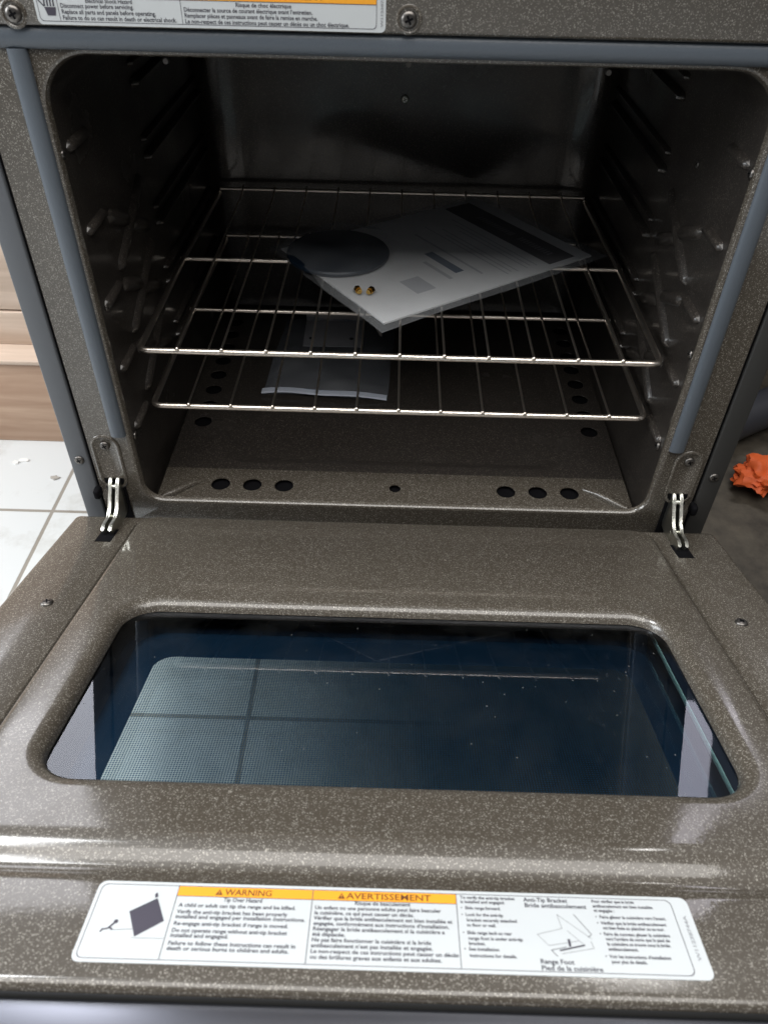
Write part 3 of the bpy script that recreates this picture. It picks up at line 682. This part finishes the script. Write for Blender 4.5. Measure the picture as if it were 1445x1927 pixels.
inner_glass = glass_mat('inner_window_glass', (0.84, 0.91, 0.95))
bm = bmesh.new()
loft(bm, [win(0.001, -0.0165), win(0.001, -0.0125)], close_first=False, close_last=False)
bm.free()
bm = bmesh.new(); bm.faces.new([bm.verts.new(p) for p in dr(-0.285, 0.285, 0.185, 0.478, 0.004, -0.0125)])
obj('window_glass', bm, inner_glass, door, smooth=False, up=True)
# second pane with polished greenish edge, a little smaller
bm = bmesh.new(); bm.faces.new([bm.verts.new(p) for p in dr(-0.2790, 0.2695, 0.194, 0.478, 0.004, -0.026)])
obj('middle_glass', bm, glass_mat('middle_window_glass', (0.89, 0.95, 0.96), ior=2.0, dust=False), door, smooth=False, up=True)
bm = bmesh.new(); box(bm, 0.2680, 0.2700, -0.478, -0.198, -0.0292, -0.0262)
obj('glass_edge', bm, simple('glass_edge', (0.55, 0.85, 0.80), 0.2), door, smooth=False)
# inner walls of the door box
bm = bmesh.new()
loft(bm, [dr(-0.287, 0.287, 0.176, 0.486, 0.02, -0.013), dr(-0.287, 0.287, 0.176, 0.486, 0.02, -0.040)])
loft(bm, [dr(-0.287, 0.287, 0.176, 0.486, 0.02, -0.040), dr(-0.262, 0.262, 0.205, 0.486, 0.03, -0.0402)])
obj('window_spacer', bm, simple('spacer', (0.016, 0.030, 0.055), 0.35), door)
# outer glass: black, with a dotted see-through screen in the middle
def frit_mat():
    m, n, l, p = newmat('dotted_outer_glass')
    out = n['Material Output']; t = n.new('ShaderNodeTexCoord')
    sp = n.new('ShaderNodeSeparateXYZ'); l.new(t.outputs['Object'], sp.inputs[0])
    def wave(sock, ph):
        a = n.new('ShaderNodeMath'); a.operation = 'MULTIPLY_ADD'; a.inputs[1].default_value = 2*PI/0.0023; a.inputs[2].default_value = ph; l.new(sock, a.inputs[0])
        s = n.new('ShaderNodeMath'); s.operation = 'SINE'; l.new(a.outputs[0], s.inputs[0]); return s
    wx, wy = wave(sp.outputs['X'], 0), wave(sp.outputs['Y'], 0)
    pr = n.new('ShaderNodeMath'); pr.operation = 'ADD'; l.new(wx.outputs[0], pr.inputs[0]); l.new(wy.outputs[0], pr.inputs[1])
    gt = n.new('ShaderNodeMapRange'); gt.inputs['From Min'].default_value = -0.8; gt.inputs['From Max'].default_value = 0.1; l.new(pr.outputs[0], gt.inputs[0])
    tr = n.new('ShaderNodeBsdfTransparent'); tr.inputs[0].default_value = (0.95, 0.98, 0.93, 1)
    p.inputs['Base Color'].default_value = (0.050, 0.125, 0.21, 1); p.inputs['Roughness'].default_value = 0.1
    mx = n.new('ShaderNodeMixShader'); l.new(gt.outputs[0], mx.inputs[0]); l.new(p.outputs[0], mx.inputs[1]); l.new(tr.outputs[0], mx.inputs[2])
    l.new(mx.outputs[0], out.inputs[0]); return m
bm = bmesh.new(); F0 = dr(-0.235, 0.235, 0.246, 0.486, 0.02, -0.0406)
bm.faces.new([bm.verts.new(p) for p in F0])
obj('dotted_screen', bm, frit_mat(), door, smooth=False, up=True)
bm = bmesh.new(); loft(bm, [F0, dr(-0.375, 0.375, 0.08, 0.60, 0.01, -0.0406)])
obj('outer_glass', bm, simple('outer_glass', (0.022, 0.056, 0.105), 0.08), door, smooth=False, up=True)
# outer door frame and front trim
bm = bmesh.new()
loft(bm, [dr(-0.4035, 0.4035, 0.0, 0.6045, 0.006, -0.0118), dr(-0.4035, 0.4035, 0.0, 0.6045, 0.006, -0.046), dr(-0.375, 0.375, 0.08, 0.60, 0.006, -0.046), dr(-0.375, 0.375, 0.08, 0.60, 0.01, -0.0407)])
obj('door_shell', bm, M['slate_dark'], door)
bm = bmesh.new(); box(bm, -0.4034, 0.4034, -0.640, -0.6048, -0.046, -0.0150, bev=0.003)
obj('front_trim', bm, M['steel'], door)
bm = bmesh.new(); tube(bm, fillet_path([(-0.34, -0.634, -0.034), (-0.34, -0.672, -0.034), (0.34, -0.672, -0.034), (0.34, -0.634, -0.034)], 0.02), 0.010, 16)
obj('door_handle', bm, M['steel'], door)
T2 = lambda x, y, l: Vector((-0.1875+x, -0.5900+y, -0.0056+l))
o = obj('warning_label', tip_label(T2), LABEL_MATS, door, smooth=False)
o['label'] = 'long white tip over warning sticker with orange bands'

# ------------------------------------------------------------------ RACKS
def make_rack(label, cat='oven rack'):
    r = empty('oven_rack', label, cat, 'chrome wire racks inside the oven')
    y0, ym, yb, hw = 0.047, 0.290, 0.540, 0.2985
    bm = bmesh.new()
    tube(bm, fillet_path([(-hw+0.006, yb-0.006, 0), (-hw, 0.30, 0), (-hw, y0, 0), (hw, y0, 0), (hw, 0.30, 0), (hw-0.006, yb-0.006, 0)], 0.012, 8), 0.0036, 12)
    obj('frame_wire', bm, M['chrome'], r)
    bm = bmesh.new(); tube(bm, [(-0.303, ym, -0.0004), (0.303, ym, -0.0004)], 0.0029, 10); obj('cross_wire', bm, M['chrome'], r)
    bm = bmesh.new(); tube(bm, [(-0.292, yb-0.002, 0.0055), (0.292, yb-0.002, 0.0055)], 0.0029, 10); obj('back_wire', bm, M['chrome'], r)
    for k in range(11):
        x = (k-5)*0.0508
        bm = bmesh.new()
        tube(bm, fillet_path([(x, y0-0.0035, 0.0046), (x, yb-0.022, 0.0042), (x, yb-0.004, 0.0105), (x, yb+0.001, 0.0105)], 0.01, 4), 0.00145, 8)
        g = bmesh.ops.create_icosphere(bm, subdivisions=2, radius=0.0027)
        for v in g['verts']: v.co = Vector((x+v.co.x, y0-0.0022+v.co.y*0.9, 0.0040+v.co.z))
        obj('rod', bm, M['chrome'], r)
    return r
rack_a = make_rack('upper chrome wire rack inside the oven, carrying the large plastic bag')
rack_a.location = (0, 0, 0.2005)
def copy_tree(o, parent=None):
    c = o.copy(); COL.objects.link(c); c.parent = parent
    for ch in list(o.children): copy_tree(ch, c)
    return c
rack_b = copy_tree(rack_a); rack_b.location = (0.001, 0.003, 0.1225)
rack_b['label'] = 'lower empty chrome wire rack, just above the bag on the oven bottom'

# ------------------------------------------------------------------ UPPER BAG
def film_mat(name, milk=0.28, rough=0.22, tint=(0.93, 0.95, 0.97)):
    m, n, l, p = newmat(name)
    out = n['Material Output']; tr = n.new('ShaderNodeBsdfTransparent'); tr.inputs[0].default_value = (*tint, 1)
    p.inputs['Base Color'].default_value = (0.80, 0.82, 0.84, 1); p.inputs['Roughness'].default_value = rough
    t = n.new('ShaderNodeTexCoord'); no = n.new('ShaderNodeTexNoise'); no.inputs['Scale'].default_value = 14; no.inputs['Detail'].default_value = 5
    l.new(t.outputs['Object'], no.inputs['Vector'])
    mr_ = n.new('ShaderNodeMapRange'); mr_.inputs['From Min'].default_value = .3; mr_.inputs['From Max'].default_value = .75
    mr_.inputs['To Min'].default_value = milk*0.6; mr_.inputs['To Max'].default_value = milk*1.5; l.new(no.outputs[0], mr_.inputs[0])
    mx = n.new('ShaderNodeMixShader'); l.new(mr_.outputs[0], mx.inputs[0]); l.new(tr.outputs[0], mx.inputs[1]); l.new(p.outputs[0], mx.inputs[2])
    l.new(mx.outputs[0], out.inputs[0]); return m
def pillow(bm, W, L, h, z0=0.0, nx=26, ny=34, amp=0.0008, lift=None, top=None):
    """a filled bag: a lower and an upper film sealed along the edges; origin at a corner, x along W, y along L"""
    for side in (0, 1):
        g = []
        for i in range(nx+1):
            row = []
            for j in range(ny+1):
                u, v = i/nx, j/ny
                e = min(u, 1-u)*W; f_ = min(v, 1-v)*L
                k = min(1, e/0.018)*min(1, f_/0.018); k = k*k*(3-2*k)
                wr = amp*(math.sin(23*u+9*v)+math.sin(31*v-14*u+1)+0.6*math.sin(57*u*v+3))
                z = z0+(h*k+wr*k if side else 0.0002+0.15*wr*k)
                if lift: z += lift(u*W, v*L)
                if top and side: z += top(u*W, v*L)
                row.append(bm.verts.new((u*W+0.0012*math.sin(9*v+side), v*L+0.0012*math.sin(8*u), z)))
            g.append(row)
        for i in range(nx):
            for j in range(ny): bm.faces.new((g[i][j], g[i+1][j], g[i+1][j+1], g[i][j+1]))
# local frame: x along the long edge (front corner -> right corner), y along the short edge (front corner -> left corner)
ANG = math.atan2(0.224, 0.308)
BL, BW = 0.383, 0.280
BO = Vector((-0.022, 0.092, 0.2065))
def sag(x, y): return -0.0012*math.sin(x*16)*math.sin(y*11)+0.010*max(0, 1-(x+y)/0.10)*-0.15
bag = bpy.data.objects.new('plastic_bag', None)
def over_cap(x, y):
    d = math.hypot(x-0.066, y-0.199); k = min(1, max(0, (0.100-d)/0.028)); return 0.0105*k*k*(3-2*k)
bm = bmesh.new(); pillow(bm, BL, BW, 0.0075, lift=sag, amp=0.0013, nx=90, ny=70, top=over_cap)
bag = obj('plastic_bag', bm, film_mat('clear_film', 0.11, 0.12)); bag.location = BO; bag.rotation_euler = (0, 0, ANG)
tag(bag, 'large flat clear plastic bag of papers lying diagonally on the upper rack', 'plastic bag')
# booklet in the bag
def T3(x, y, l): return Vector((x, y, l))
bm = bmesh.new(); box(bm, 0.012, 0.362, 0.012, 0.262, 0.0006, 0.0028, 0)
rect(bm, 0.292, 0.340, 0.022, 0.252, 1, T3, 0.0030)                       # dark title bar along the far edge
for k in range(26):                                                       # pale lettering in the bar reads as blurred strokes
    y = 0.045+k*0.0060
    if 10 < k < 13: continue
    rect(bm, 0.310, 0.3215, y, y+0.0036, 2, T3, 0.0032)
for c in range(7):                                                        # grey paragraph lines
    x = 0.275-c*0.0085
    if c == 3: continue
    rect(bm, x, x+0.0022, 0.03+0.004*(c % 2), 0.215-0.02*(c % 3), 3, T3, 0.0030)
rect(bm, 0.168, 0.182, 0.070, 0.140, 4, T3, 0.0030)                       # blue-grey heading block
rect(bm, 0.150, 0.156, 0.060, 0.120, 3, T3, 0.0030); rect(bm, 0.195, 0.199, 0.05, 0.20, 3, T3, 0.0030)
rect(bm, 0.09, 0.12, 0.050, 0.090, 3, T3, 0.0030)
bk = obj('booklet', bm, [simple('booklet_paper', (0.86, 0.85, 0.84), 0.6, var=0.05, bscale=20), simple('booklet_bar', (0.12, 0.11, 0.12), 0.5), simple('bar_text', (0.30, 0.29, 0.30), 0.5),
                     simple('booklet_lines', (0.58, 0.58, 0.60), 0.5), simple('booklet_blue', (0.16, 0.20, 0.26), 0.5)], smooth=False)
bk.location = BO; bk.rotation_euler = (0, 0, ANG)
tag(bk, 'white printed booklet with a dark title bar inside the large bag', 'booklet')
# black round cap inside the bag
bm = bmesh.new(); seg = 56
prof = [(0.066, 0.0), (0.0695, 0.0016), (0.0700, 0.0052), (0.0685, 0.0072), (0.0640, 0.0082), (0.030, 0.0090), (0.0, 0.0092)]
rings = [[bm.verts.new((q*math.cos(2*PI*k/seg), q*math.sin(2*PI*k/seg), z)) for k in range(seg)] for q, z in prof[:-1]]
for a, b in zip(rings, rings[1:]):
    for k in range(seg): bm.faces.new((a[k], a[(k+1) % seg], b[(k+1) % seg], b[k]))
bm.faces.new(rings[-1]); bm.faces.new(rings[0])
cap = obj('burner_cap', bm, M['cap']); cap.location = (-0.086, 0.292, 0.2097)
tag(cap, 'round black enamelled burner cap in the left half of the large bag', 'burner cap')
for i, (x, y) in enumerate(((-0.0535, 0.181), (-0.0385, 0.180))):
    bm = bmesh.new(); tube(bm, [(0, -0.005, 0.004), (0, -0.001, 0.004), (0, -0.001, 0.004), (0, 0.005, 0.004)], [0.0034, 0.0034, 0.0046, 0.0046], 6 if i else 6)
    tube(bm, [(0, -0.0052, 0.004), (0, -0.0054, 0.004)], [0.0012, 0.0008], 8)
    b_ = obj('brass_fitting', bm, M['brass'], angle=25); b_.location = (x, y, 0.2105); b_.rotation_euler = (0, 0, 0.4-0.9*i)
    tag(b_, ('left' if i == 0 else 'right')+' brass gas orifice of the two in front of the black cap', 'gas orifice', 'brass orifices in the large bag')

# ------------------------------------------------------------------ LOWER BAG
LB = Vector((-0.207, 0.272, -0.0072))
bm = bmesh.new()
def arch(x, y): return 0.004*math.sin(PI*min(1, max(0, x/0.19)))
pillow(bm, 0.192, 0.235, 0.012, lift=arch, nx=24, ny=28, amp=0.0012)
zb = obj('zip_bag', bm, film_mat('zip_film', 0.085, 0.2, (0.86, 0.90, 0.97))); zb.location = LB; zb.rotation_euler = (0, 0, -0.05)
tag(zb, 'small clear zip bag holding a metal bracket, lying on the oven bottom under both racks', 'plastic bag')
bm = bmesh.new()
prev = None
for i in range(21):
    x = 0.192*i/20; cur = []
    for y, z in ((-0.002, 0.0030), (-0.0005, 0.0052), (0.0085, 0.0056), (0.010, 0.0035)):
        cur.append(bm.verts.new((x, y+0.0014*math.sin(x*40), z+arch(x, 0)+0.0012*math.sin(x*55))))
    if prev:
        for a in range(3): bm.faces.new((prev[a], prev[a+1], cur[a+1], cur[a]))
    prev = cur
zs = obj('zip_strip', bm, simple('zip_strip', (0.55, 0.60, 0.70), 0.3), zb)
# bracket: folded galvanised plate
galv = simple('galvanised', (0.62, 0.58, 0.55), 0.45, 0.35, var=0.15, bscale=90)
bk_ = empty('metal_bracket', 'folded silver anti-tip bracket inside the small zip bag', 'bracket', loc=(-0.108, 0.455, -0.004), rot=(0, 0, 0.02))
bm = bmesh.new(); box(bm, -0.050, 0.050, -0.045, 0.040, 0.0015, 0.0032, bev=0.0004); obj('plate', bm, galv, bk_)
bm = bmesh.new(); box(bm, -0.050, 0.050, 0.0402, 0.0420, 0.0015, 0.020, bev=0.0004); obj('flange', bm, galv, bk_)
for x in (-0.038, 0.030):
    bm = bmesh.new(); tube(bm, [(x, -0.02, 0.0033), (x, -0.02, 0.0035)], 0.004, 16); obj('bolt_hole', bm, M['black'], bk_)
bm = bmesh.new()
ax, bx2 = Vector((0, 0.022, 0)), Vector((0, -0.022, 0))
pts, rr_ = [], []
for k in range(41):
    t = k/40; pts.append(ax.lerp(bx2, t)); rr_.append((0.0022+0.0007*math.sin(k*1.9)) if t < 0.85 else 0.0028*(1-t)/0.15+0.0002)
tube(bm, pts, rr_, 10); tube(bm, [(0, 0.022, 0), (0, 0.0225, 0), (0, 0.026, 0)], [0.0022, 0.0052, 0.0048], 6)
sc_ = obj('loose_screw', bm, galv); sc_.location = (-0.034, 0.448, 0.012); sc_.rotation_euler = (0.1, 0, 0.35)
tag(sc_, 'long pointed silver screw in the small zip bag, right of the bracket', 'screw')

# ------------------------------------------------------------------ things on the floor
def crumple(seed, r, n=3, flat=0.55):
    rd = random.Random(seed); bm = bmesh.new(); bmesh.ops.create_icosphere(bm, subdivisions=n, radius=r)
    from mathutils import noise
    for v in bm.verts:
        d = v.co.normalized()
        k = 1+0.65*noise.noise(d*1.6+Vector((seed, 0, 0)))+0.22*abs(noise.noise(d*3.6+Vector((0, seed, 0))))*2
        k += 0.03*rd.uniform(-1, 1)
        v.co = d*r*k; v.co.z *= flat
    zmin = min(v.co.z for v in bm.verts)
    for v in bm.verts: v.co.z -= zmin
    return bm
op = obj('crumpled_paper', crumple(4, 0.038, 4, 0.55), simple('orange_paper', (0.68, 0.11, 0.02), 0.6, bump=0.4, bscale=60), angle=45)
op.location = (0.664, 0.366, -0.246)
tag(op, 'crumpled bright orange paper on the dark floor right of the range', 'paper')
for i, (x, y) in enumerate(((-0.688, 0.392), (-0.70, 0.385), (-0.615, 0.345))):
    bm = bmesh.new(); rd = random.Random(i)
    n_ = 9; ps = [(0.009*rd.uniform(.5, 1.3)*math.cos(2*PI*k/n_), 0.006*rd.uniform(.5, 1.3)*math.sin(2*PI*k/n_)) for k in range(n_)]
    a = [bm.verts.new((px_, py_, 0.0)) for px_, py_ in ps]; b = [bm.verts.new((px_*0.9, py_*0.9, 0.0015+0.002*rd.random())) for px_, py_ in ps]
    bm.faces.new(a); bm.faces.new(b)
    for k in range(n_): bm.faces.new((a[k], a[(k+1) % n_], b[(k+1) % n_], b[k]))
    o = obj('paint_flake', bm, simple('flake', (0.7, 0.7, 0.68) if i < 2 else (0.35, 0.33, 0.3), 0.6)); o.location = (x, y, -0.2499)
    tag(o, ('white chip of plaster, the larger of two touching, on the left floor tile', 'white chip of plaster, left of its neighbour, on the left floor tile', 'grey crumb on the floor tile nearest the range side')[i], 'plaster chip', 'chips on the tiles')
# dark neighbouring appliance and the grey hose in front of it
ap = empty('dark_appliance', 'black metal appliance standing behind the grey hose right of the range', 'appliance', loc=(1.15, 1.05, -0.25))
bm = bmesh.new(); box(bm, -0.60, 0.60, -0.26, 0.35, 0.06, 0.72, bev=0.01); obj('cabinet', bm, simple('black_metal', (0.012, 0.013, 0.015), 0.4), ap)
bm = bmesh.new(); box(bm, -0.58, 0.58, -0.24, 0.33, 0.0, 0.059); obj('plinth_base', bm, M['black'], ap)
bm = bmesh.new()
tube(bm, [(0.50, 0.42, -0.21), (0.58, 0.47, -0.21), (0.66, 0.52, -0.205), (0.74, 0.565, -0.20), (0.84, 0.60, -0.20), (1.0, 0.62, -0.20)], 0.038, 20)
hs = obj('hose', bm, simple('grey_hose', (0.04, 0.042, 0.05), 0.3, bump=0.3, bscale=30))
tag(hs, 'thick dark grey flexible hose lying behind the orange paper', 'hose')
